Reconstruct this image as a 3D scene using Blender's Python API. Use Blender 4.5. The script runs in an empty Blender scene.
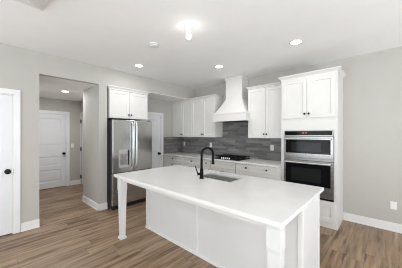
import bpy, bmesh, math, random
from mathutils import Vector, Matrix
random.seed(4)
scene = bpy.context.scene
COL = scene.collection
H = 2.743
PI = math.pi

# ------------------------------------------------------------------ camera
cd = bpy.data.cameras.new('camera')
cd.sensor_width = 36.0
cd.lens = 203.0 / 402.0 * 36.0
cd.clip_start = 0.02
cam = bpy.data.objects.new('camera', cd)
cam.location = (0, 0, 1.455)
cam.rotation_euler = (PI / 2, 0, math.radians(42.2))
COL.objects.link(cam)
scene.camera = cam

# ------------------------------------------------------------------ world, light, exposure
w = bpy.data.worlds.new('world')
scene.world = w
w.use_nodes = True
bg = w.node_tree.nodes['Background']
bg.inputs[0].default_value = (0.93, 0.97, 1.0, 1)
bg.inputs[1].default_value = 1.0


def area(name, loc, rot, sx, sy, power, color=(1, 1, 1)):
    l = bpy.data.lights.new(name, 'AREA')
    l.shape = 'RECTANGLE'
    l.size, l.size_y, l.energy, l.color = sx, sy, power, color
    o = bpy.data.objects.new(name, l)
    o.location, o.rotation_euler = loc, rot
    COL.objects.link(o)
    return o


# daylight through the glass doors in the right-hand wall and the windows behind the camera
DAY = (0.89, 0.955, 1.0)
area('daylight_right', (3.55, 0.6, 1.25), (0, PI / 2, 0), 2.3, 4.2, 80, DAY)
area('daylight_rear', (-0.3, -3.15, 1.35), (PI / 2, 0, 0), 5.6, 2.1, 85, DAY)
# added up-facing lamps, unseen, that brighten the ceiling like a bounced flash
area('ground_bounce_right', (3.35, 0.6, 0.35), (0, PI * 0.97, 0), 0.5, 4.0, 140, DAY)
area('ground_bounce_rear', (-0.3, -2.95, 0.5), (PI * 0.98, 0, 0), 5.4, 0.5, 95, DAY)
scene.view_settings.view_transform = 'Standard'
scene.view_settings.look = 'None'
scene.view_settings.gamma = 1
scene.view_settings.use_curve_mapping = False
scene.view_settings.exposure = 0.36
scene.cycles.use_denoising = True
scene.cycles.filter_width = 1.1
scene.cycles.max_bounces = 10
scene.cycles.diffuse_bounces = 7
scene.cycles.caustics_reflective = False
scene.cycles.caustics_refractive = False
scene.cycles.sample_clamp_indirect = 6.0


# ------------------------------------------------------------------ materials
def new_mat(name):
    m = bpy.data.materials.new(name)
    m.use_nodes = True
    nt = m.node_tree
    return m, nt, nt.nodes['Principled BSDF']


def paint(name, c, rough=0.5, metal=0.0, var=0.03, scale=6.0, spec=0.5, bump=0.0, bscale=120):
    """plain paint / metal with faint procedural variation"""
    m, nt, b = new_mat(name)
    tc = nt.nodes.new('ShaderNodeTexCoord')
    nz = nt.nodes.new('ShaderNodeTexNoise')
    nz.inputs['Scale'].default_value = scale
    nz.inputs['Detail'].default_value = 3
    nt.links.new(tc.outputs['Object'], nz.inputs['Vector'])
    rp = nt.nodes.new('ShaderNodeValToRGB')
    lo = [max(0, v * (1 - var)) for v in c]
    hi = [min(1, v * (1 + var)) for v in c]
    rp.color_ramp.elements[0].color = (*lo, 1)
    rp.color_ramp.elements[1].color = (*hi, 1)
    rp.color_ramp.elements[0].position = 0.3
    rp.color_ramp.elements[1].position = 0.7
    nt.links.new(nz.outputs['Fac'], rp.inputs['Fac'])
    nt.links.new(rp.outputs['Color'], b.inputs['Base Color'])
    b.inputs['Roughness'].default_value = rough
    b.inputs['Metallic'].default_value = metal
    b.inputs['Specular IOR Level'].default_value = spec
    if bump:
        n2 = nt.nodes.new('ShaderNodeTexNoise')
        n2.inputs['Scale'].default_value = bscale
        nt.links.new(tc.outputs['Object'], n2.inputs['Vector'])
        bp = nt.nodes.new('ShaderNodeBump')
        bp.inputs['Strength'].default_value = bump
        bp.inputs['Distance'].default_value = 0.002
        nt.links.new(n2.outputs['Fac'], bp.inputs['Height'])
        nt.links.new(bp.outputs['Normal'], b.inputs['Normal'])
    return m


def emissive(name, c, strength):
    m, nt, b = new_mat(name)
    b.inputs['Base Color'].default_value = (*c, 1)
    b.inputs['Emission Color'].default_value = (*c, 1)
    b.inputs['Emission Strength'].default_value = strength
    return m


class G:
    """tiny node-math helper"""
    def __init__(s, nt): s.nt = nt

    def put(s, sock, v):
        if isinstance(v, (int, float)): sock.default_value = v
        else: s.nt.links.new(v, sock)

    def math(s, op, a, b=0.0):
        n = s.nt.nodes.new('ShaderNodeMath')
        n.operation = op
        s.put(n.inputs[0], a)
        s.put(n.inputs[1], b)
        return n.outputs[0]

    def xyz(s, x, y, z=0.0):
        n = s.nt.nodes.new('ShaderNodeCombineXYZ')
        for i, v in enumerate((x, y, z)): s.put(n.inputs[i], v)
        return n.outputs[0]

    def white(s, vec):
        n = s.nt.nodes.new('ShaderNodeTexWhiteNoise')
        n.noise_dimensions = '3D'
        s.nt.links.new(vec, n.inputs['Vector'])
        return n.outputs['Value']

    def noise(s, vec, scale, detail=4, rough=0.55):
        n = s.nt.nodes.new('ShaderNodeTexNoise')
        n.inputs['Scale'].default_value = scale
        n.inputs['Detail'].default_value = detail
        n.inputs['Roughness'].default_value = rough
        s.nt.links.new(vec, n.inputs['Vector'])
        return n.outputs['Fac']

    def ramp(s, fac, stops):
        n = s.nt.nodes.new('ShaderNodeValToRGB')
        e = n.color_ramp.elements
        while len(e) < len(stops): e.new(0.5)
        for el, (p, c) in zip(e, stops):
            el.position, el.color = p, (*c, 1)
        s.nt.links.new(fac, n.inputs['Fac'])
        return n.outputs['Color']

    def mix(s, fac, a, b, mode='MIX'):
        n = s.nt.nodes.new('ShaderNodeMix')
        n.data_type, n.blend_type = 'RGBA', mode
        s.put(n.inputs[0], fac)
        for k, v in ((6, a), (7, b)):
            if isinstance(v, tuple): n.inputs[k].default_value = (*v, 1)
            else: s.nt.links.new(v, n.inputs[k])
        return n.outputs[2]


def floor_mat():
    m, nt, b = new_mat('vinyl_plank')
    g = G(nt)
    tc = nt.nodes.new('ShaderNodeTexCoord')
    sp = nt.nodes.new('ShaderNodeSeparateXYZ')
    nt.links.new(tc.outputs['Object'], sp.inputs[0])
    X, Y = sp.outputs[0], sp.outputs[1]
    rx = g.math('DIVIDE', X, 0.178)
    row = g.math('FLOOR', rx)
    off = g.math('MULTIPLY', g.white(g.xyz(row, 3.3)), 1.22)
    ry = g.math('DIVIDE', g.math('ADD', Y, off), 1.22)
    colm = g.math('FLOOR', ry)
    idv = g.white(g.xyz(row, colm, 1.7))
    # grain along the plank, different on every plank
    shift = g.math('MULTIPLY', idv, 37.0)
    vec = g.xyz(g.math('MULTIPLY', X, 22.0), g.math('ADD', g.math('MULTIPLY', Y, 1.5), shift), shift)
    grain = g.noise(vec, 1.0, 6, 0.62)
    vec2 = g.xyz(g.math('MULTIPLY', X, 38.0), g.math('ADD', g.math('MULTIPLY', Y, 2.2), shift), shift)
    fine = g.noise(vec2, 1.0, 3, 0.6)
    knots = g.noise(g.xyz(g.math('MULTIPLY', X, 12.0), g.math('ADD', g.math('MULTIPLY', Y, 1.6), shift), shift), 1.0, 3, 0.5)
    c = g.ramp(grain, [(0.32, (0.085, 0.048, 0.026)), (0.45, (0.210, 0.134, 0.078)), (0.55, (0.290, 0.197, 0.120)), (0.68, (0.385, 0.277, 0.182))])
    c = g.mix(0.22, c, g.ramp(fine, [(0.3, (0.13, 0.079, 0.045)), (0.7, (0.36, 0.254, 0.165))]))
    id2 = g.white(g.xyz(colm, row, 6.2))
    c = g.mix(g.math('MULTIPLY', id2, 0.30), c, (0.30, 0.230, 0.168))
    tone = g.ramp(idv, [(0.0, (0.86, 0.83, 0.81)), (0.5, (1.0, 0.99, 0.98)), (1.0, (1.13, 1.13, 1.13))])
    c = g.mix(1.0, c, tone, 'MULTIPLY')
    kr = g.ramp(knots, [(0.33, (0.50, 0.44, 0.39)), (0.46, (1.06, 1.05, 1.04)), (0.70, (1.15, 1.14, 1.13))])
    c = g.mix(1.0, c, kr, 'MULTIPLY')
    # joints
    fx = g.math('FRACT', rx)
    fy = g.math('FRACT', ry)
    jx = g.math('LESS_THAN', g.math('MINIMUM', fx, g.math('SUBTRACT', 1.0, fx)), 0.010)
    jy = g.math('LESS_THAN', g.math('MINIMUM', fy, g.math('SUBTRACT', 1.0, fy)), 0.0016)
    j = g.math('MULTIPLY', g.math('MAXIMUM', jx, jy), 0.55)
    c = g.mix(j, c, (0.07, 0.045, 0.03))
    nt.links.new(c, b.inputs['Base Color'])
    b.inputs['Roughness'].default_value = 0.40
    b.inputs['Specular IOR Level'].default_value = 0.42
    bp = nt.nodes.new('ShaderNodeBump')
    bp.inputs['Strength'].default_value = 0.15
    bp.inputs['Distance'].default_value = 0.002
    nt.links.new(grain, bp.inputs['Height'])
    nt.links.new(bp.outputs['Normal'], b.inputs['Normal'])
    return m


def tile_mat():
    """grey stacked-stone look linear tile; runs along x + y so it works on both walls"""
    m, nt, b = new_mat('backsplash_tile')
    g = G(nt)
    tc = nt.nodes.new('ShaderNodeTexCoord')
    sp = nt.nodes.new('ShaderNodeSeparateXYZ')
    nt.links.new(tc.outputs['Object'], sp.inputs[0])
    S = g.math('SUBTRACT', sp.outputs[0], sp.outputs[1])
    rz = g.math('DIVIDE', sp.outputs[2], 0.052)
    row = g.math('FLOOR', rz)
    off = g.math('MULTIPLY', g.white(g.xyz(row, 8.1)), 3.0)
    rs = g.math('ADD', g.math('DIVIDE', S, 0.30), off)
    idv = g.white(g.xyz(row, g.math('FLOOR', rs), 0.4))
    streak = g.noise(g.xyz(g.math('MULTIPLY', S, 5.0), g.math('MULTIPLY', sp.outputs[2], 40.0), g.math('MULTIPLY', idv, 20.0)), 1.0, 4)
    c = g.ramp(idv, [(0.0, (0.070, 0.068, 0.067)), (0.35, (0.125, 0.121, 0.12)), (0.7, (0.19, 0.184, 0.182)), (1.0, (0.30, 0.29, 0.285))])
    c = g.mix(0.35, c, g.ramp(streak, [(0.3, (0.08, 0.078, 0.078)), (0.7, (0.28, 0.27, 0.27))]))
    fz, fs = g.math('FRACT', rz), g.math('FRACT', rs)
    jz = g.math('LESS_THAN', fz, 0.05)
    js = g.math('LESS_THAN', fs, 0.008)
    c = g.mix(g.math('MULTIPLY', g.math('MAXIMUM', jz, js), 0.6), c, (0.22, 0.215, 0.21))
    nt.links.new(c, b.inputs['Base Color'])
    b.inputs['Roughness'].default_value = 0.35
    return m


def quartz_mat():
    m, nt, b = new_mat('white_quartz')
    g = G(nt)
    tc = nt.nodes.new('ShaderNodeTexCoord')
    a = g.noise(tc.outputs['Object'], 4.0, 6, 0.6)
    f = g.noise(tc.outputs['Object'], 90.0, 2, 0.5)
    c = g.ramp(a, [(0.3, (0.72, 0.715, 0.705)), (0.7, (0.79, 0.785, 0.775))])
    c = g.mix(0.2, c, g.ramp(f, [(0.35, (0.66, 0.655, 0.65)), (0.65, (0.82, 0.82, 0.81))]))
    nt.links.new(c, b.inputs['Base Color'])
    b.inputs['Roughness'].default_value = 0.22
    return m


def steel_mat(name, base, rough, vertical=True, var=0.12):
    m, nt, b = new_mat(name)
    g = G(nt)
    tc = nt.nodes.new('ShaderNodeTexCoord')
    mp = nt.nodes.new('ShaderNodeMapping')
    mp.inputs['Scale'].default_value = (60, 60, 1.2) if vertical else (1.5, 1.5, 90)
    nt.links.new(tc.outputs['Object'], mp.inputs[0])
    n = g.noise(mp.outputs[0], 3.0, 4, 0.6)
    lo, hi = tuple(v * (1 - var) for v in base), tuple(min(1, v * (1 + var)) for v in base)
    nt.links.new(g.ramp(n, [(0.3, lo), (0.7, hi)]), b.inputs['Base Color'])
    b.inputs['Metallic'].default_value = 1.0
    r = g.math('ADD', g.math('MULTIPLY', n, 0.12), rough - 0.06)
    nt.links.new(r, b.inputs['Roughness'])
    return m


M = dict(
    wall=paint('greige_wall_paint', (0.475, 0.461, 0.432), 0.75, var=0.015, spec=0.25),
    ceil=paint('ceiling_paint', (0.88, 0.88, 0.88), 0.9, var=0.01, spec=0.15),
    trim=paint('white_trim_paint', (0.76, 0.76, 0.755), 0.35, var=0.01),
    door=paint('white_door_paint', (0.72, 0.725, 0.74), 0.4, var=0.01),
    cab=paint('white_cabinet_paint', (0.70, 0.692, 0.67), 0.42, var=0.012),
    panel=paint('island_panel_paint', (0.68, 0.684, 0.685), 0.42, var=0.012),
    quartz=quartz_mat(),
    floor=floor_mat(),
    tile=tile_mat(),
    steel=steel_mat('brushed_steel', (0.46, 0.46, 0.455), 0.17, True, 0.04),
    hsteel=steel_mat('brushed_steel_sideways', (0.30, 0.297, 0.29), 0.27, False, 0.06),
    sink=steel_mat('satin_sink_steel', (0.72, 0.72, 0.71), 0.30, False, 0.04),
    bright=steel_mat('polished_steel', (0.75, 0.75, 0.74), 0.3, True, 0.02),
    black=paint('black_enamel', (0.004, 0.004, 0.0045), 0.35, spec=0.15),
    matte=paint('matte_black_metal', (0.003, 0.003, 0.0033), 0.45, 0.0, spec=0.10),
    iron=paint('cast_iron', (0.008, 0.008, 0.008), 0.6, 0.0, var=0.2, scale=40, spec=0.2),
    dark=paint('dark_grey_case', (0.016, 0.016, 0.017), 0.5, spec=0.25),
    glass=paint('black_oven_glass', (0.004, 0.004, 0.005), 0.08, spec=0.14),
    inner=paint('oven_window_tint', (0.012, 0.013, 0.014), 0.10, spec=0.2),
    plastic=paint('white_plastic', (0.80, 0.80, 0.785), 0.35),
    slot=paint('socket_slot_dark', (0.05, 0.05, 0.05), 0.6),
    grey=paint('light_grey_plastic', (0.44, 0.44, 0.44), 0.35),
    dgrey=paint('mid_grey_plastic', (0.22, 0.22, 0.225), 0.4),
    lamp=emissive('lamp_lens', (1.0, 0.97, 0.91), 9.0),
    bulb=emissive('bulb_glass', (1.0, 0.97, 0.92), 8.0),
    led=emissive('display_digits', (1.0, 0.25, 0.15), 0.55),
    hinge=paint('dark_bronze_hinge', (0.03, 0.028, 0.026), 0.4, 0.6),
)


# ------------------------------------------------------------------ mesh helpers
def NB(): return bmesh.new()


def box(bm, x0, x1, y0, y1, z0, z1, bev=0.0):
    vs = [bm.verts.new(p) for p in ((x0, y0, z0), (x1, y0, z0), (x1, y1, z0), (x0, y1, z0), (x0, y0, z1), (x1, y0, z1), (x1, y1, z1), (x0, y1, z1))]
    fs = [bm.faces.new([vs[i] for i in f]) for f in ((0, 3, 2, 1), (4, 5, 6, 7), (0, 1, 5, 4), (1, 2, 6, 5), (2, 3, 7, 6), (3, 0, 4, 7))]
    if bev:
        es = list({e for f in fs for e in f.edges})
        bmesh.ops.bevel(bm, geom=es, offset=bev, segments=2, affect='EDGES', profile=0.6)
    return bm


def loft(bm, rects):
    """rects: list of (x0,x1,y0,y1,z) -> closed stack of rectangles"""
    rings = [[bm.verts.new(p) for p in ((a, c, z), (b, c, z), (b, d, z), (a, d, z))] for a, b, c, d, z in rects]
    bm.faces.new(rings[0][::-1])
    bm.faces.new(rings[-1])
    for r, s in zip(rings, rings[1:]):
        for i in range(4):
            bm.faces.new((r[i], r[(i + 1) % 4], s[(i + 1) % 4], s[i]))
    return bm


def lathe(bm, c, prof, axis='z', n=24):
    """prof: list of (radius, height along axis) from c"""
    def P(r, h, a):
        u, v = r * math.cos(a), r * math.sin(a)
        if axis == 'z': return (c[0] + u, c[1] + v, c[2] + h)
        if axis == 'x': return (c[0] + h, c[1] + u, c[2] + v)
        return (c[0] + u, c[1] + h, c[2] + v)
    rings = []
    for r, h in prof:
        if r <= 1e-6: rings.append([bm.verts.new(P(0, h, 0))])
        else: rings.append([bm.verts.new(P(r, h, 2 * PI * i / n)) for i in range(n)])
    for a, b in zip(rings, rings[1:]):
        for i in range(n):
            j = (i + 1) % n
            if len(a) == 1 and len(b) == 1: continue
            if len(a) == 1: bm.faces.new((a[0], b[i], b[j]))
            elif len(b) == 1: bm.faces.new((a[i], a[j], b[0]))
            else: bm.faces.new((a[i], a[j], b[j], b[i]))
    for r in (rings[0], rings[-1]):
        if len(r) > 1: bm.faces.new(r)
    return bm


def tube(bm, pts, r, n=12):
    pts = [Vector(p) for p in pts]
    rad = r if isinstance(r, (list, tuple)) else [r] * len(pts)
    rings, up = [], None
    for i, p in enumerate(pts):
        t = (pts[min(i + 1, len(pts) - 1)] - pts[max(i - 1, 0)]).normalized()
        if up is None:
            up = Vector((0, 0, 1)) if abs(t.z) < 0.9 else Vector((1, 0, 0))
        a = (up - t * up.dot(t)).normalized()
        up = a
        b = t.cross(a)
        rings.append([bm.verts.new(p + (a * math.cos(2 * PI * k / n) + b * math.sin(2 * PI * k / n)) * rad[i]) for k in range(n)])
    for s, q in zip(rings, rings[1:]):
        for k in range(n):
            bm.faces.new((s[k], s[(k + 1) % n], q[(k + 1) % n], q[k]))
    bm.faces.new(rings[0])
    bm.faces.new(rings[-1])
    return bm


# a facing maps (along-width u, out-of-face d, height z) into the room
def face_back(yf): return lambda u, d, z: (u, yf - d, z)        # fronts that look towards -y
def face_left(xf): return lambda u, d, z: (xf + d, u, z)        # fronts that look towards +x


def fbox(bm, F, u0, u1, d0, d1, z0, z1, bev=0.0):
    a, b = F(u0, d0, z0), F(u1, d1, z1)
    return box(bm, *[v for k in range(3) for v in sorted((a[k], b[k]))], bev)


def panel_face(bm, F, u0, u1, z0, z1, t, wells):
    """slab t thick with recessed rectangular wells [(u0,u1,z0,z1,depth,slope)] cut in its front (a grid of quads)"""
    us = sorted({u0, u1, *[v for q in wells for v in q[:2]]})
    zs = sorted({z0, z1, *[v for q in wells for v in q[2:4]]})
    V = {}

    def vert(u, d, z):
        k = (round(u, 5), round(d, 5), round(z, 5))
        if k not in V: V[k] = bm.verts.new(F(u, d, z))
        return V[k]

    def well_at(u, z):
        for q in wells:
            if q[0] < u < q[1] and q[2] < z < q[3]: return q
    for a, b in zip(us, us[1:]):
        for c, d in zip(zs, zs[1:]):
            if well_at((a + b) / 2, (c + d) / 2): continue
            bm.faces.new((vert(a, t, c), vert(b, t, c), vert(b, t, d), vert(a, t, d)))
    for q in wells:
        a, b, c, d, dep, sl = q
        # outer rim follows every grid vertex on the well border
        rim = [(u, c) for u in us if a <= u <= b] + [(b, z) for z in zs if c < z <= d] + [(u, d) for u in reversed(us) if a <= u < b] + [(a, z) for z in reversed(zs) if c < z < d]
        inn = [vert(a + sl, t - dep, c + sl), vert(b - sl, t - dep, c + sl), vert(b - sl, t - dep, d - sl), vert(a + sl, t - dep, d - sl)]
        bm.faces.new(inn)
        corners = [(a, c), (b, c), (b, d), (a, d)]
        for k in range(4):
            i0, i1 = rim.index(corners[k]), rim.index(corners[(k + 1) % 4])
            seg = rim[i0:i1 + 1] if i1 > i0 else rim[i0:] + rim[:i1 + 1]
            bm.faces.new([vert(u, t, z) for u, z in seg] + [inn[(k + 1) % 4], inn[k]])
    # edges and back
    bu = [(u, z0) for u in us] + [(u1, z) for z in zs[1:]] + [(u, z1) for u in reversed(us[:-1])] + [(u0, z) for z in reversed(zs[1:-1])]
    for p, q in zip(bu, bu[1:] + bu[:1]):
        bm.faces.new((vert(p[0], 0, p[1]), vert(q[0], 0, q[1]), vert(q[0], t, q[1]), vert(p[0], t, p[1])))
    bm.faces.new([vert(u, 0, z) for u, z in bu])
    return bm


def shaker(bm, F, u0, u1, z0, z1, t=0.02, rail=0.055, dep=0.009):
    return panel_face(bm, F, u0, u1, z0, z1, t, [(u0 + rail, u1 - rail, z0 + rail, z1 - rail, dep, 0.004)])


LOC = {}


def build(name, bm, m, parent=None, smooth=False, label=None):
    me = bpy.data.meshes.new(name)
    if parent is not None:
        o0 = LOC[parent.name]
        bmesh.ops.translate(bm, verts=bm.verts, vec=-o0)
    bmesh.ops.recalc_face_normals(bm, faces=bm.faces)
    bm.to_mesh(me)
    bm.free()
    me.materials.append(M[m])
    if smooth:
        for p in me.polygons: p.use_smooth = True
        me.set_sharp_from_angle(angle=math.radians(40))
    o = bpy.data.objects.new(name, me)
    COL.objects.link(o)
    LOC[o.name] = Vector((0, 0, 0)) if parent is None else LOC[parent.name].copy()
    if parent is not None: o.parent = parent
    if label: o['label'] = label
    return o


def thing(name, label, cat, loc, group=None):
    o = bpy.data.objects.new(name, None)
    o.empty_display_size = 0.1
    o.location = loc
    COL.objects.link(o)
    LOC[o.name] = Vector(loc)
    tag(o, label, cat, group)
    return o


def tag(o, label, cat, group=None):
    o['label'], o['category'] = label, cat
    if group: o['group'] = group
    return o


def struct(o, label=None, cat=None):
    o['kind'] = 'structure'
    if label: o['label'] = label
    if cat: o['category'] = cat
    return o


def S(name, m, label, cat, *boxes):
    bm = NB()
    for b in boxes: box(bm, *b)
    return struct(build(name, bm, m), label, cat)


# ------------------------------------------------------------------ room shell
XL, YB = -4.02, 4.19          # left wall face, back wall face
XR, YR = 3.4, -3.0            # right and rear walls, outside the picture
XK = -4.65                    # recessed left wall of the kitchen
S('floor', 'floor', 'brown wood plank floor running through kitchen and hall', 'floor', (-6.75, XR + .1, YR - .1, YB + .1, -0.10, 0))
S('ceiling', 'ceil', 'flat white ceiling over the kitchen', 'ceiling', (XK - .1, XR + .1, YR - .1, YB + .1, H, H + .1))
S('ceiling_hall', 'ceil', 'lower ceiling of the small hall', 'ceiling', (-6.7, XL - .1, 0.55, 2.13, 2.402, 2.50))
S('wall_back', 'wall', 'greige wall behind the range hood and right of the oven cabinet', 'wall', (XK - .1, XR + .1, YB, YB + .1, 0, H))
S('wall_left', 'wall', 'greige wall with white door at the left and the header over the hall opening', 'wall',
  (XL - .1, XL, YR, -0.50, 0, H), (XL - .1, XL, -0.50, 0.357, 2.03, H), (XL - .1, XL, 0.357, 0.655, 0, H), (XL - .1, XL, 0.655, 1.55, 2.402, H))
S('wall_stub', 'wall', 'greige wall end between hall opening and refrigerator', 'wall', (-4.87, XL, 1.55, 1.705, 0, H))
S('wall_kitchen', 'wall', 'greige side wall with the pantry door beside the refrigerator', 'wall',
  (XK - .1, XK, 1.705, 2.745, 0, H), (XK - .1, XK, 2.745, 3.455, 1.965, H), (XK - .1, XK, 3.455, YB, 0, H))
S('wall_bulkhead', 'wall', 'greige bulkhead over refrigerator, pantry door and first wall cabinet', 'wall', (XK, XL, 1.705, YB, 2.42, H))
S('ceiling_kitchen', 'ceil', 'low white ceiling under the bulkhead over the pantry door', 'ceiling', (XK, XL, 1.705, YB, 2.414, 2.42))
# thin slabs added behind the closed doors to keep outside light from the gaps
S('wall_closet_left', 'wall', 'closet wall behind the left door, hidden', 'wall', (-4.16, -4.135, -.52, .40, 0, 2.1))
S('wall_closet_pantry', 'wall', 'pantry wall behind the pantry door, hidden', 'wall', (-4.79, -4.765, 2.70, 3.50, 0, 2.1))
S('wall_closet_hall', 'wall', 'wall behind the hall door, hidden', 'wall', (-6.74, -6.715, .80, 1.72, 0, 2.1))
S('wall_hall_end', 'wall', 'greige wall with white door at the end of the hall', 'wall',
  (-6.7, -6.6, 0.55, 0.85, 0, 2.402), (-6.7, -6.6, 0.85, 1.675, 2.0, 2.402), (-6.7, -6.6, 1.675, 2.13, 0, 2.402))
S('wall_hall_left', 'wall', 'left side wall of the hall, hidden', 'wall', (-6.6, XL - .1, 0.55, 0.64, 0, 2.402))
S('wall_hall_right', 'wall', 'right side wall of the hall with a door casing', 'wall', (-6.6, -4.87, 2.03, 2.13, 0, 2.402), (-4.97, -4.87, 1.705, 2.03, 0, 2.402))
S('wall_right', 'wall', 'wall with glass doors right of the picture', 'wall',
  (XR, XR + .1, YR, -1.5, 0, H), (XR, XR + .1, 2.7, YB, 0, H), (XR, XR + .1, -1.5, 2.7, 2.40, H), (XR, XR + .1, -1.5, 2.7, 0, 0.10))
S('wall_rear', 'wall', 'wall with windows behind the camera', 'wall',
  (XL - .1, -3.1, YR - .1, YR, 0, H), (2.5, XR, YR - .1, YR, 0, H), (-3.1, 2.5, YR - .1, YR, 2.40, H), (-3.1, 2.5, YR - .1, YR, 0, 0.30))


def window(n, F, u0, u1, z0, z1, k, label):
    bm = NB()
    for a in [u0 + (u1 - u0) * i / k for i in range(k + 1)]: fbox(bm, F, a - .03, a + .03, -.05, .02, z0, z1)
    for z in (z0, z1): fbox(bm, F, u0 - .03, u1 + .03, -.05, .02, z - .03, z + .03)
    struct(build('window_%d' % n, bm, 'trim'), label, 'window')


window(1, lambda u, d, z: (XR - d, u, z), -1.5, 2.7, 0.10, 2.40, 3, 'white framed glass doors on the right, outside the picture')
window(2, lambda u, d, z: (u, YR + d, z), -3.1, 2.5, 0.30, 2.40, 4, 'white framed windows behind the camera')

# ceiling box with sloped sides, its corner just showing at the top left
bm = NB()
loft(bm, [(-2.26, 1.2, -2.6, 0.292, 2.60), (-2.654, 1.6, -2.8, 0.463, H)])
struct(build('ceiling_soffit', bm, 'ceil'), 'white dropped ceiling box with sloped sides, corner at top left', 'ceiling')


def baseboard(name, label, *runs):
    """runs: (u0,u1, facing) boards 0.13 high with a thinner bevelled top"""
    bm = NB()
    for F, u0, u1 in runs:
        fbox(bm, F, u0, u1, 0, .014, 0, .105)
        fbox(bm, F, u0, u1, 0, .009, .105, .125)
        fbox(bm, F, u0, u1, 0, .022, 0, .018)
    struct(build(name, bm, 'trim'), label, 'baseboard')


FY = lambda y: (lambda u, d, z: (u, y - d, z))
FX = lambda x: (lambda u, d, z: (x + d, u, z))
baseboard('baseboard_back', 'white baseboard right of the oven cabinet', (FY(YB), -.525, XR))
baseboard('baseboard_left', 'white baseboard between left door and hall opening', (FX(XL), .437, .655), (FX(XL), YR, -.58))
baseboard('baseboard_stub', 'white baseboard wrapping the wall end beside the refrigerator', (FX(XL), 1.528, 1.705), (FY(1.55), -4.87, XL + .022))
baseboard('baseboard_hall', 'white baseboard right of the hall door', (FX(-6.6), 1.765, 2.03))
baseboard('baseboard_kitchen', 'white baseboard beside the pantry door, hidden', (FX(XK), 2.69, 2.70))
baseboard('baseboard_right', 'white baseboard on the right wall, outside the picture', (lambda u, d, z: (XR - d, u, z), YR, YB))


# ------------------------------------------------------------------ doors
def casing(bm, F, u0, u1, ztop, wd=.075):
    fbox(bm, F, u0 - wd, u0, 0, .018, 0, ztop + wd, .003)
    fbox(bm, F, u1, u1 + wd, 0, .018, 0, ztop + wd, .003)
    fbox(bm, F, u0 - wd, u1 + wd, 0, .020, ztop, ztop + wd, .003)
    for a, b in ((u0, u0 + .012), (u1 - .012, u1)): fbox(bm, F, a, b, -.10, .0, 0, ztop)
    fbox(bm, F, u0, u1, -.10, 0, ztop - .012, ztop)


def arch_panel(bm, F, u0, u1, z0, z1, d, rise):
    """raised field with an arched top, standing on the door face"""
    n = 12
    pts = [(u0, z0), (u1, z0)] + [(u1 - (u1 - u0) * i / n, z1 - rise + rise * math.sin(PI * i / n)) for i in range(n + 1)]
    a = [bm.verts.new(F(u, d, z)) for u, z in pts]
    cu, cz = (u0 + u1) / 2, (z0 + z1) / 2
    b = [bm.verts.new(F(cu + (u - cu) * .90, d + .005, cz + (z - cz) * .95)) for u, z in pts]
    bm.faces.new(b)
    for i in range(len(a)):
        j = (i + 1) % len(a)
        bm.faces.new((a[i], a[j], b[j], b[i]))


def knob_rosette(parent, F, axis, u, z, d0, sgn):
    bm = NB()
    c = F(u, d0, z)
    lathe(bm, c, [(0, 0), (.036, 0), (.036, .006 * sgn), (.015, .010 * sgn), (.013, .028 * sgn), (.028, .034 * sgn), (.035, .050 * sgn), (.030, .066 * sgn), (0, .070 * sgn)], axis)
    return build('door_knob', bm, 'black', parent, True, 'black round door knob')


def door(n, F, u0, u1, ztop, axis, sgn, label, knob_u, wells, hinge_u=None, arch=False):
    bm = NB()
    casing(bm, F, u0, u1, ztop)
    root = struct(build('door_%d' % n, bm, 'trim'), label, 'door')
    bm = NB()
    a, b, c, d = u0 + .014, u1 - .014, .014, ztop - .014
    G_ = lambda u, dd, z: F(u, dd - (.045 if hinge_u is None else .036), z)
    panel_face(bm, G_, a, b, c, d, .038, [(a + p, b - p, z0, z1, .010, .012) for p, z0, z1 in wells])
    if arch:
        for p, z0, z1 in wells: fbox(bm, G_, a + p + .05, b - p - .05, .026, .034, z0 + .05, z1 - .05, .003)
    build('door_leaf', bm, 'door', root)
    if knob_u is not None:
        knob_rosette(root, F, axis, knob_u, .915, -.008, sgn)
    if hinge_u is not None:
        bm = NB()
        for z in (.22, 1.02, 1.82):
            fbox(bm, F, hinge_u - .03, hinge_u + .03, -.006, .024, z - .05, z + .05)
        build('hinge', bm, 'hinge', root, label='dark door hinges')
    return root


PANELS = [(.115, 1.13, 1.90), (.115, .18, .98)]
door(1, FX(XL), -0.50, 0.357, 2.03, 'x', 1, 'white paneled door with black knob at the far left', 0.295, PANELS, arch=True)
bm = NB()
fbox(bm, FX(XL), 0.343, 0.349, -.03, .002, .885, .945)
build('strike_plate', bm, 'steel', bpy.data.objects['door_1'], label='steel strike plate')
P3 = [(.11, 1.42, 1.88), (.11, .98, 1.32), (.11, .18, .88)]
door(2, FX(-6.6), 0.85, 1.675, 2.0, 'x', 1, 'white paneled door with black knob at the end of the hall', 1.615, [(.11, 1.13, 1.87), (.11, .60, .85), (.11, .17, .50)], arch=True)
door(3, FX(XK), 2.745, 3.455, 1.965, 'x', 1, 'white pantry door with black knob between refrigerator and counter', 3.385, [(.10, 1.13, 1.84), (.10, .18, .98)], arch=True)
door(4, FY(2.03), -6.52, -5.74, 2.0, 'y', -1, 'white side door edge with dark hinges in the hall', None, [(.11, 1.13, 1.87), (.11, .17, .98)], hinge_u=-6.525)

# tile behind the counter, returning on the side wall
bm = NB()
box(bm, XK + .001, -1.374, YB - .010, YB + .01, .885, 1.372)
box(bm, -3.055, -2.15, YB - .010, YB + .01, 1.372, 1.80)
box(bm, XK - .01, XK + .010, 3.552, YB, .885, 1.372)
struct(build('wall_backsplash', bm, 'tile'), 'grey linear tile backsplash behind the counter and under the hood', 'backsplash')


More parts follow.
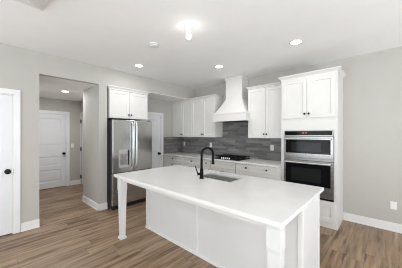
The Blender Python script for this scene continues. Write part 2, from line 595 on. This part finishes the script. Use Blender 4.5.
# ------------------------------------------------------------------ cabinets
def knob(parent, F, u, z, d):
    bm = NB()
    axis = 'y' if abs(F(0, 1, 0)[1] - F(0, 0, 0)[1]) > .5 else 'x'
    s = -1 if axis == 'y' else 1
    lathe(bm, F(u, d, z), [(0, 0), (.009, 0), (.008, .012 * s), (.0155, .016 * s), (.017, .022 * s), (.0135, .028 * s), (0, .029 * s)], axis, 16)
    return build('knob', bm, 'matte', parent, True, 'small black knob')


def crown(parent, F, u0, u1, depth, z0, z1, fl=.04, sides=(1, 1)):
    """flared moulding round the cabinet top"""
    bm = NB()
    prev = None
    rings = []
    for k, (e, f) in enumerate(((.000, 0), (.006, 0), (.006, .25), (.35 * fl, .42), (.75 * fl, .72), (fl, .80), (fl, 1))):
        z = z0 + (z1 - z0) * f
        a, b = u0 - e * sides[0], u1 + e * sides[1]
        rings.append([bm.verts.new(F(*p)) for p in ((a, e, z), (b, e, z), (b, -depth, z), (a, -depth, z))])
    bm.faces.new(rings[0])
    bm.faces.new(rings[-1])
    for r, s in zip(rings, rings[1:]):
        for i in range(4): bm.faces.new((r[i], r[(i + 1) % 4], s[(i + 1) % 4], s[i]))
    return build('crown_molding', bm, 'cab', parent)


def upper(name, label, F, u0, u1, z0, z1, depth, splits, kn, sides, crown_top, group='white wall cabinets', zk=.075, dz0=.004):
    """wall cabinet: carcass + doors between the split positions + crown"""
    c = F((u0 + u1) / 2, -depth / 2, z0)
    t = thing(name, label, 'cabinet', c, group)
    bm = NB()
    fbox(bm, F, u0, u1, -depth, -.021, z0, z1)
    build('carcass', bm, 'cab', t)
    edges = [u0] + splits + [u1]
    for i, (a, b) in enumerate(zip(edges, edges[1:])):
        bm = NB()
        shaker(bm, lambda u, d, z: F(u, d - .0205, z), a + .003, b - .003, z0 + dz0, z1 - .012, .0205, .058)
        d = build('door', bm, 'cab', t)
        knob(d, F, (b - .028) if kn[i] == 'r' else (a + .028), z0 + dz0 + zk, 0)
    crown(t, F, u0, u1, depth, z1 - .004, crown_top, .04, sides)
    return t


FU = face_back(3.86)
DU = YB - 3.86 - .012
upper('wall_cabinet', 'white two-door wall cabinet nearest the pantry door', FU, -4.64, -3.832, 1.372, 2.372, DU, [-4.236], 'rl', (0, 0), 2.412)
upper('wall_cabinet', 'white two-door wall cabinet just left of the range hood', FU, -3.828, -3.05, 1.372, 2.372, DU, [-3.445], 'rl', (0, 1), 2.412)
upper('wall_cabinet', 'white two-door wall cabinet between range hood and oven cabinet', FU, -2.155, -1.380, 1.372, 2.395, DU, [-1.7675], 'rl', (1, 0), 2.437)

# cabinet over the refrigerator
FF = face_left(-4.00)
upper('wall_cabinet', 'white two-door cabinet above the refrigerator', FF, 1.742, 2.605, 1.775, 2.345, .64, [2.167], 'rl', (1, 1), 2.405)


def base_cab(label, F, u0, u1, rows, depth=.61):
    """rows: (z0,z1,splits,knob u list, kind)"""
    t = thing('base_cabinet', label, 'cabinet', F((u0 + u1) / 2, -depth / 2, 0), 'white base cabinets under the counter')
    bm = NB()
    fbox(bm, F, u0, u1, -depth, -.021, .10, .868)
    build('carcass', bm, 'cab', t)
    bm = NB()
    fbox(bm, F, u0, u1, -depth, -.085, 0, .10)
    build('toe_kick', bm, 'cab', t)
    for z0, z1, splits, ks, kind in rows:
        e = [u0] + splits + [u1]
        for i, (a, b) in enumerate(zip(e, e[1:])):
            bm = NB()
            shaker(bm, lambda u, d, z: F(u, d - .0205, z), a + .004, b - .004, z0, z1, .0205, .042 if kind == 'drawer' else .055, .007)
            d = build(kind, bm, 'cab', t)
            for ku, kz in ks[i]: knob(d, F, ku, kz, 0)
    return t


FB = face_back(3.55)
DB = YB - 3.55 - .012
dr3 = lambda c: [(.715, .855, [], [[(c, .79)]], 'drawer'), (.415, .705, [], [[(c, .63)]], 'drawer'), (.115, .405, [], [[(c, .33)]], 'drawer')]
base_cab('white drawer base cabinet beside the pantry door', FB, -4.64, -3.868, dr3(-4.245), DB)
base_cab('white base cabinet with one centred knob right of the drawer stack', FB, -3.862, -3.245,
         [(.715, .855, [], [[(-3.53, .79)]], 'drawer'), (.115, .705, [-3.553], [[(-3.58, .64)], [(-3.525, .64)]], 'door')], DB)
base_cab('narrow white base cabinet left of the cooktop, behind the faucet', FB, -3.24, -2.935,
         [(.715, .855, [], [[(-3.05, .785)]], 'drawer'), (.115, .705, [], [[(-2.975, .64)]], 'door')], DB)
base_cab('white base cabinet directly under the cooktop with a plain front panel', FB, -2.93, -2.268,
         [(.715, .855, [], [[]], 'drawer'), (.115, .705, [-2.60], [[(-2.63, .64)], [(-2.57, .64)]], 'door')], DB)
base_cab('wide white base cabinet with two-knob drawers left of the oven cabinet', FB, -2.26, -1.38,
         [(.715, .855, [], [[(-2.02, .79), (-1.60, .79)]], 'drawer'), (.415, .705, [], [[(-2.02, .63), (-1.60, .63)]], 'drawer'), (.115, .405, [], [[(-2.02, .33), (-1.60, .33)]], 'drawer')], DB)

bm = NB()
box(bm, XK + .012, -1.378, 3.52, YB - .012, .870, .90, .003)
tag(build('countertop', bm, 'quartz'), 'white quartz counter along the tiled back wall', 'countertop')

# tall oven cabinet
FT = face_back(3.65)
tx0, tx1 = -1.372, -.53
ox0, ox1, oz0, oz1 = -1.318, -.575, .415, 1.512
t = thing('oven_cabinet', 'tall white cabinet housing the double oven', 'cabinet', (-.966, 3.9, 0))
bm = NB()
D_ = YB - 3.65 - .001
ch = [(tx0, ox0), (ox0, ox1), (ox1, tx1)]
for k, (a, b) in enumerate(ch):
    if k != 1:
        fbox(bm, FT, a, b, -D_, 0, 0, 2.40)
fbox(bm, FT, ox0, ox1, -D_, 0, oz1, 2.40)
fbox(bm, FT, ox0, ox1, -D_, 0, .0, oz0)
fbox(bm, FT, ox0, ox1, -D_, -.51, oz0, oz1)
build('carcass', bm, 'cab', t)
for a, b, ku in ((tx0 + .012, -.953, -.981), (-.947, tx1 - .022, -.919)):
    bm = NB()
    shaker(bm, FT, a, b, 1.722, 2.372, .02, .06)
    d = build('door', bm, 'cab', t)
    knob(d, FT, ku, 1.787, .02)
bm = NB()
shaker(bm, FT, tx0 + .012, tx1 - .022, .095, .392, .02, .065)
d = build('drawer', bm, 'cab', t)
crown(t, FT, tx0, tx1, .14, 2.392, 2.462, .048, (1, 1))
crown(t, lambda u, d, z: FT(u, d - .14, z), tx0, tx1, D_ - .14, 2.392, 2.462, .048, (0, 1))

# combination wall oven
t = thing('wall_oven', 'stainless microwave over wall oven built into the tall cabinet', 'oven', (-.954, 3.8, oz0 + .003))
bm = NB()
fbox(bm, FT, ox0 + .012, ox1 - .012, -.50, -.004, oz0 + .006, oz1 - .006)
build('case', bm, 'dark', t)
bm = NB()
fbox(bm, FT, ox0 + .003, ox1 - .003, -.003, .018, 1.418, oz1 - .003, .002)
cp = build('control_panel', bm, 'hsteel', t)
bm = NB()
fbox(bm, FT, ox0 + .018, ox1 - .018, .016, .021, 1.434, 1.503, .001)
build('control_glass', bm, 'glass', cp, label='black glass control strip')
bm = NB()
for u in (-1.02, -1.00, -.975, -.955): fbox(bm, FT, u - .004, u + .004, .021, .0218, 1.466, 1.478)
build('display', bm, 'led', cp, label='small red clock display')


def oven_door(name, z0, z1, gz0, gz1, hz):
    bm = NB()
    fbox(bm, FT, ox0 + .003, ox1 - .003, -.003, .032, z0, z1, .003)
    d = build(name, bm, 'hsteel', t)
    bm = NB()
    fbox(bm, FT, ox0 + .035, ox1 - .04, .030, .036, gz0, gz1, .001)
    g = build('door_glass', bm, 'glass', d, label='black glass window')
    bm = NB()
    iw = (ox1 - ox0) * .17
    fbox(bm, FT, ox0 + iw, ox1 - iw * 1.35, .0355, .0368, gz0 + (gz1 - gz0) * .16, gz1 - (gz1 - gz0) * .20, .0005)
    build('inner_window', bm, 'inner', d)
    bm = NB()
    tube(bm, [FT(ox0 + .03, .075, hz), FT(ox1 - .03, .075, hz)], .0125, 14)
    for u in (ox0 + .055, ox1 - .055): fbox(bm, FT, u - .01, u + .01, .03, .075, hz - .009, hz + .009)
    build('handle', bm, 'bright', d, True)
    return d


oven_door('microwave_door', 1.060, 1.414, 1.135, 1.362, 1.372)
bm = NB()
fbox(bm, FT, ox0 + .003, ox1 - .003, -.003, .014, 1.022, 1.056)
build('divider_trim', bm, 'hsteel', t)
oven_door('oven_door', .447, 1.018, .62, .965, .985)
bm = NB()
fbox(bm, FT, ox0 + .003, ox1 - .003, -.003, .010, oz0 + .003, .443)
build('vent_strip', bm, 'black', t)

# ------------------------------------------------------------------ range hood
t = thing('range_hood', 'white flared range hood with chimney over the cooktop', 'range hood', (-2.53, 4.0, 1.737))
bm = NB()
hx0, hx1, hy = -2.985, -2.12, 3.70
cx0, cx1, cy = -2.755, -2.33, 3.90
R = []
for k in range(13):
    s = k / 12
    e = (1 - s) ** 1.18
    z = 1.905 + (2.27 - 1.905) * s
    R.append((cx0 + (hx0 + .012 - cx0) * e, cx1 + (hx1 - .012 - cx1) * e, cy + (hy + .012 - cy) * e, YB - .001, z))
R.append((cx0, cx1, cy, YB - .001, H - .002))
loft(bm, R)
build('chimney', bm, 'cab', t)
bm = NB()
box(bm, hx0, hx1, hy, hy + .02, 1.737, 1.897)
box(bm, hx0, hx0 + .02, hy + .02, YB - .001, 1.737, 1.897)
box(bm, hx1 - .02, hx1, hy + .02, YB - .001, 1.737, 1.897)
box(bm, hx0 - .008, hx1 + .008, hy - .008, YB - .001, 1.897, 1.911)
build('hood_band', bm, 'cab', t)
bm = NB()
box(bm, hx0 + .021, hx1 - .021, hy + .021, YB - .012, 1.739, 1.775)
build('filter_insert', bm, 'dark', t, label='dark filter insert under the hood')
bm = NB()
box(bm, cx0 - .015, cx1 + .015, cy - .015, YB - .001, H - .045, H - .003)
build('chimney_molding', bm, 'cab', t)

# ------------------------------------------------------------------ cooktop
kx0, kx1, ky0, ky1 = -2.93, -2.225, 3.60, 4.09
t = thing('cooktop', 'black gas cooktop on the counter below the range hood', 'cooktop', (-2.5775, 3.85, .90))
bm = NB()
box(bm, kx0, kx1, ky0, ky1, .9005, .913, .004)
build('cooktop_plate', bm, 'black', t)
kc = (kx0 + kx1) / 2
for bx, by, r in ((kc - .235, 3.96, .04), (kc - .235, 3.76, .035), (kc, 3.90, .05), (kc + .235, 3.96, .035), (kc + .235, 3.76, .04)):
    bm = NB()
    lathe(bm, (bx, by, .913), [(0, 0), (r * 1.3, 0), (r * 1.3, .006), (r, .008), (r, .018), (r * .8, .024), (0, .024)], 'z', 20)
    build('burner', bm, 'iron', t, True)
for gi, (g0, g1) in enumerate(((kx0 + .01, kc - .118), (kc - .114, kc + .114), (kc + .118, kx1 - .01))):
    bm = NB()
    ym = 3.675 if gi == 1 else ky0 + .03
    zt0, zt1 = .944, .958
    for x in (g0 + .006, (g0 + g1) / 2, g1 - .006): box(bm, x - .006, x + .006, ym, ky1 - .015, zt0, zt1)
    for y in (ym + .006, ym + (ky1 - .015 - ym) / 3, ym + 2 * (ky1 - .015 - ym) / 3, ky1 - .021): box(bm, g0, g1, y - .006, y + .006, zt0, zt1)
    for x in (g0 + .008, g1 - .008):
        for y in (ym + .008, ky1 - .023): box(bm, x - .008, x + .008, y - .008, y + .008, .913, zt0)
    build('grate', bm, 'iron', t)
for i in range(5):
    bm = NB()
    lathe(bm, (kc - .10 + i * .05, 3.637, .913), [(0, 0), (.019, 0), (.019, .006), (.015, .008), (.0135, .030), (0, .031)], 'z', 18)
    build('control_knob', bm, 'bright', t, True, 'steel burner knob')

# ------------------------------------------------------------------ refrigerator
t = thing('refrigerator', 'stainless french-door refrigerator with water dispenser', 'refrigerator', (-4.2, 2.15, 0))
fy0, fy1, fm = 1.715, 2.588, 2.152
bm = NB()
box(bm, -4.60, -3.87, fy0 + .004, fy1 - .004, .025, 1.722, .004)
box(bm, -3.87, -3.855, fy0 + .02, fy1 - .02, .05, 1.70)
build('case', bm, 'dark', t)
FR = face_left(-3.855)
for a, b, hy_ in ((fy0, fm - .003, fm - .042), (fm + .003, fy1, fm + .042)):
    bm = NB()
    fbox(bm, FR, a, b, .002, .055, .705, 1.730, .008)
    d = build('door', bm, 'steel', t)
    bm = NB()
    tube(bm, [FR(hy_, .056, .77), FR(hy_, .095, .80), FR(hy_, .10, .86), FR(hy_, .10, 1.60), FR(hy_, .095, 1.66), FR(hy_, .056, 1.69)], .0125, 12)
    build('handle', bm, 'bright', d, True)
    if a == fy0:
        bm = NB()
        panel_face(bm, lambda u, d_, z: FR(u, d_ + .052, z), 1.838, 2.045, .80, 1.150, .007, [(1.856, 2.008, .835, 1.075, .006, .012)])
        q = build('dispenser', bm, 'grey', d, label='grey ice and water dispenser')
        bm = NB()
        fbox(bm, FR, 2.013, 2.041, .056, .061, .84, 1.135, .002)
        build('dispenser_panel', bm, 'glass', d, label='black vertical dispenser control strip')
        bm = NB()
        fbox(bm, FR, 1.870, 1.995, .0535, .056, .85, .95)
        fbox(bm, FR, 1.915, 1.95, .0535, .066, .955, 1.03, .003)
        build('dispenser_paddle', bm, 'dgrey', d)
bm = NB()
fbox(bm, FR, fy0, fy1, .002, .055, .085, .698, .008)
d = build('freezer_drawer', bm, 'steel', t)
bm = NB()
tube(bm, [FR(fy0 + .06, .056, .63), FR(fy0 + .075, .095, .63), FR(fy0 + .12, .10, .63), FR(fy1 - .12, .10, .63), FR(fy1 - .075, .095, .63), FR(fy1 - .06, .056, .63)], .0125, 12)
build('handle', bm, 'bright', d, True)
bm = NB()
fbox(bm, FR, fy0 + .02, fy1 - .02, -.03, .01, .0, .082)
build('kick_grille', bm, 'dark', t)
for y in (fy0 + .05, fy1 - .05):
    bm = NB()
    box(bm, -3.91, -3.83, y - .03, y + .03, 1.731, 1.748, .004)
    build('hinge_cover', bm, 'dark', t)

# ------------------------------------------------------------------ island
ix0, ix1, iy0, iy1 = -2.775, -.47, 1.265, 2.42
t = thing('kitchen_island', 'large white kitchen island with tapered legs under its seating side', 'kitchen island', (-1.62, 1.9, 0))
bx0, bx1, by0, by1 = -2.76, -.50, 1.775, 2.345
sx0, sx1, sy0, sy1 = -1.91, -1.325, 1.955, 2.285           # sink cut-out
bm = NB()
box(bm, bx0, sx0 - .03, by0, by1, .0, .869)
box(bm, sx1 + .03, bx1, by0, by1, .0, .869)
box(bm, sx0 - .03, sx1 + .03, by0, sy0 - .03, .0, .869)
box(bm, sx0 - .03, sx1 + .03, sy1 + .03, by1, .0, .869)
box(bm, sx0 - .03, sx1 + .03, sy0 - .03, sy1 + .03, .0, .62)
build('cabinet_body', bm, 'panel', t)
FI = face_back(by0)
for a, b in ((bx0, bx0 + .03), (-1.683, -1.657), (bx1 - .03, bx1)):
    bm = NB()
    fbox(bm, FI, a, b, 0, .007, .0, .869)
    build('batten', bm, 'trim', t)
bm = NB()
fbox(bm, FI, bx0 - .008, bx1 + .008, 0, .014, 0, .03)
box(bm, bx0 - .014, bx0, by0 - .014, by1, 0, .03)
box(bm, bx1, bx1 + .014, by0 - .014, by1, 0, .03)
build('shoe_molding', bm, 'trim', t)
for a, b in ((by0, by0 + .035), (by1 - .035, by1)):
    bm = NB()
    box(bm, bx1, bx1 + .006, a, b, .03, .869)
    build('end_stile', bm, 'trim', t)
lw = .094
for a in (-2.765, -.596):
    bm = NB()
    b0 = 1.315
    c = (a + lw / 2, b0 + lw / 2)
    R = []
    for hw, z in ((.040, 0), (.043, .004), (.043, .026), (.031, .036), (.031, .06), (lw / 2 - .004, .66), (lw / 2, .69), (lw / 2, .869)):
        R.append((c[0] - hw, c[0] + hw, c[1] - hw, c[1] + hw, z))
    loft(bm, R)
    build('leg', bm, 'panel', t)
bm = NB()
box(bm, -2.765 + lw, -.596, 1.345, 1.365, .805, .869)
box(bm, -2.745, -2.725, 1.315 + lw, by0, .805, .869)
build('apron', bm, 'cab', t)

# worktop with the sink hole
bm = NB()
zt, zb = .90, .870


def slab_with_hole(bm, o, h, zb, zt):
    outer = [(o[0], o[2]), (o[1], o[2]), (o[1], o[3]), (o[0], o[3])]
    inner = [(h[0], h[2]), (h[1], h[2]), (h[1], h[3]), (h[0], h[3])]
    V = {(k, z): [bm.verts.new((*p, z)) for p in pts] for k, pts in (('o', outer), ('i', inner)) for z in (zb, zt)}
    for i in range(4):
        j = (i + 1) % 4
        for z in (zb, zt): bm.faces.new((V['o', z][i], V['o', z][j], V['i', z][j], V['i', z][i]))
        for k in 'oi': bm.faces.new((V[k, zb][i], V[k, zb][j], V[k, zt][j], V[k, zt][i]))
    es = [e for e in bm.edges if any(v in V['o', zt] for v in e.verts) and all(v in V['o', zt] + V['o', zb] for v in e.verts)]
    bmesh.ops.bevel(bm, geom=es, offset=.003, segments=2, affect='EDGES')


slab_with_hole(bm, (ix0, ix1, iy0, iy1), (sx0, sx1, sy0, sy1), zb, zt)
tag(build('island_countertop', bm, 'quartz'), 'white quartz top of the kitchen island with a sink opening', 'countertop')

# sink
t = thing('kitchen_sink', 'rectangular stainless sink set into the island top', 'sink', ((sx0 + sx1) / 2, (sy0 + sy1) / 2, .66))
bm = NB()
o = .004
rings = []
for e, z in ((.016, .867), (-.0, .867), (.0, .867), (-.002, .75), (-.008, .685), (-.03, .668)):
    rings.append([bm.verts.new(p) for p in ((sx0 - e, sy0 - e, z), (sx1 + e, sy0 - e, z), (sx1 + e, sy1 + e, z), (sx0 - e, sy1 + e, z))])
rings.pop(2)
for r, s in zip(rings, rings[1:]):
    for i in range(4): bm.faces.new((r[i], r[(i + 1) % 4], s[(i + 1) % 4], s[i]))
bm.faces.new(rings[-1])
ob = build('basin', bm, 'sink', t)
mod = ob.modifiers.new('thickness', 'SOLIDIFY')
mod.thickness = .003
mod.offset = 0
bm = NB()
lathe(bm, ((sx0 + sx1) / 2, (sy0 + sy1) / 2 + .03, .6695), [(0, .001), (.03, .001), (.034, .003), (.044, .004), (.045, .0005), (0, .0005)], 'z', 24)
build('drain', bm, 'bright', t, True)

# faucet
fx, fy = -1.700, 1.887
t = thing('kitchen_faucet', 'matte black gooseneck faucet at the island sink', 'faucet', (fx, fy, .90))
bm = NB()
lathe(bm, (fx, fy, .9003), [(0, 0), (.030, 0), (.030, .006), (.0235, .010), (.0225, .05), (.0215, .115), (.016, .125), (.015, .13), (0, .13)], 'z', 24)
build('faucet_base', bm, 'matte', t, True)
bm = NB()
dirv = Vector((.56, .83, 0)).normalized()
pts = [Vector((fx, fy, 1.02)), Vector((fx, fy, 1.10)), Vector((fx, fy, 1.18))]
r_ = .074
ctr = Vector((fx, fy, 1.205)) + dirv * r_
for k in range(0, 15):
    a = PI - PI * 1.02 * k / 14
    pts.append(ctr + dirv * math.cos(a) * r_ + Vector((0, 0, 1)) * math.sin(a) * r_)
pts.append(pts[-1] + Vector((0, 0, -.02)))
tube(bm, pts, .0145, 14)
build('spout', bm, 'matte', t, True)
bm = NB()
e = pts[-1]
lathe(bm, (e.x, e.y, e.z + .004), [(0, 0), (.0145, 0), (.016, -.012), (.0165, -.075), (.020, -.100), (.020, -.112), (0, -.113)], 'z', 20)
build('spray_head', bm, 'matte', t, True)
bm = NB()
s_ = Vector((-.74, -.67, 0))
tube(bm, [Vector((fx, fy, .955)) + s_ * .018, Vector((fx, fy, .957)) + s_ * .055], .0155, 14)
tube(bm, [Vector((fx, fy, .960)) + s_ * .050, Vector((fx, fy, 1.00)) + s_ * .062, Vector((fx, fy, 1.055)) + s_ * .078], [.008, .007, .006], 10)
build('lever_handle', bm, 'matte', t, True)


# ------------------------------------------------------------------ wall plates
def outlet(label, F, u, z, kind='outlet'):
    t = thing('wall_outlet' if kind == 'outlet' else 'light_switch', label, 'outlet' if kind == 'outlet' else 'light switch', F(u, 0, z))
    bm = NB()
    fbox(bm, F, u - .036, u + .036, .0005, .006, z - .058, z + .058, .002)
    build('cover_plate', bm, 'plastic', t)
    if kind == 'outlet':
        for dz in (-.021, .021):
            bm = NB()
            fbox(bm, F, u - .017, u + .017, .005, .0075, z + dz - .015, z + dz + .015, .001)
            r = build('receptacle', bm, 'plastic', t)
            bm = NB()
            for du in (-.006, .006): fbox(bm, F, u + du - .001, u + du + .001, .007, .0078, z + dz - .004, z + dz + .006)
            build('slot', bm, 'slot', r)
    else:
        bm = NB()
        fbox(bm, F, u - .005, u + .005, .005, .016, z - .012, z + .012, .001)
        build('toggle', bm, 'plastic', t)
    return t


outlet('white outlet low on the bare wall right of the oven cabinet', FY(YB), .095, .385)
FTL = FY(YB - .010)
outlet('white outlet on the grey tile beside the oven cabinet', FTL, -1.765, 1.165)
outlet('white outlet on the grey tile just left of the hood, above the faucet', FTL, -3.435, 1.165)
outlet('white outlet on the grey tile nearest the pantry door', FTL, -4.46, 1.165)
outlet('white light switch on the hall wall beside the hall door', FX(-6.6), 1.822, 1.125, 'switch')


# ------------------------------------------------------------------ ceiling fixtures
def downlight(label, x, y, z, power):
    t = thing('recessed_light', label, 'ceiling light', (x, y, z), 'recessed ceiling lights')
    bm = NB()
    lathe(bm, (x, y, z - .0005), [(.092, 0), (.092, -.004), (.084, -.008), (.068, -.006), (.068, 0)], 'z', 32)
    build('trim_ring', bm, 'trim', t, True)
    bm = NB()
    lathe(bm, (x, y, z - .001), [(0, -.003), (.067, -.003), (.067, 0), (0, 0)], 'z', 32)
    build('lens', bm, 'lamp', t)
    l = bpy.data.lights.new('recessed_lamp', 'AREA')
    l.shape, l.size, l.energy, l.color = 'DISK', .13, power, (.98, .98, 1)
    lo = bpy.data.objects.new('recessed_lamp', l)
    lo.location = (0, 0, -.012)
    lo.parent = t
    COL.objects.link(lo)
    return t


downlight('lit recessed ceiling light in front of the refrigerator', -3.428, 2.045, H, 4.5)
downlight('lit recessed ceiling light near the range hood', -2.347, 3.10, H, 5.2)
downlight('lit recessed ceiling light in front of the oven cabinet', -.924, 2.999, H, 2)
downlight('lit recessed light in the low hall ceiling', -5.258, 1.318, 2.402, 14)

t = thing('bulb_fixture', 'bare lit bulb in a white ceiling socket over the island', 'ceiling light', (-1.74, 1.70, H))
bm = NB()
lathe(bm, (-1.74, 1.70, H - .0005), [(0, 0), (.058, 0), (.058, -.010), (.045, -.018), (.026, -.024), (.024, -.045), (0, -.045)], 'z', 28)
build('socket', bm, 'plastic', t, True)
bm = NB()
lathe(bm, (-1.74, 1.70, H - .0455), [(.0, 0), (.014, 0), (.015, -.02), (.024, -.045), (.030, -.070), (.028, -.090), (.016, -.106), (0, -.110)], 'z', 24)
build('bulb', bm, 'bulb', t, True)
l = bpy.data.lights.new('bulb_light', 'POINT')
l.energy, l.shadow_soft_size, l.color = 0.2, .05, (1, .97, .93)
lo = bpy.data.objects.new('bulb_light', l)
lo.location = (0, 0, -.19)
lo.parent = t
COL.objects.link(lo)

t = thing('smoke_detector', 'round white smoke detector on the ceiling left of the bulb', 'smoke detector', (-2.463, 1.71, H))
bm = NB()
lathe(bm, (-2.463, 1.71, H - .0005), [(0, 0), (.072, 0), (.072, -.014), (.066, -.022), (.050, -.028), (0, -.034)], 'z', 32)
build('detector_body', bm, 'plastic', t, True)
bm = NB()
lathe(bm, (-2.463, 1.71, H - .012), [(.0735, 0), (.0735, -.005), (.070, -.005), (.070, 0)], 'z', 32)
build('vent_ring', bm, 'dgrey', t, True)
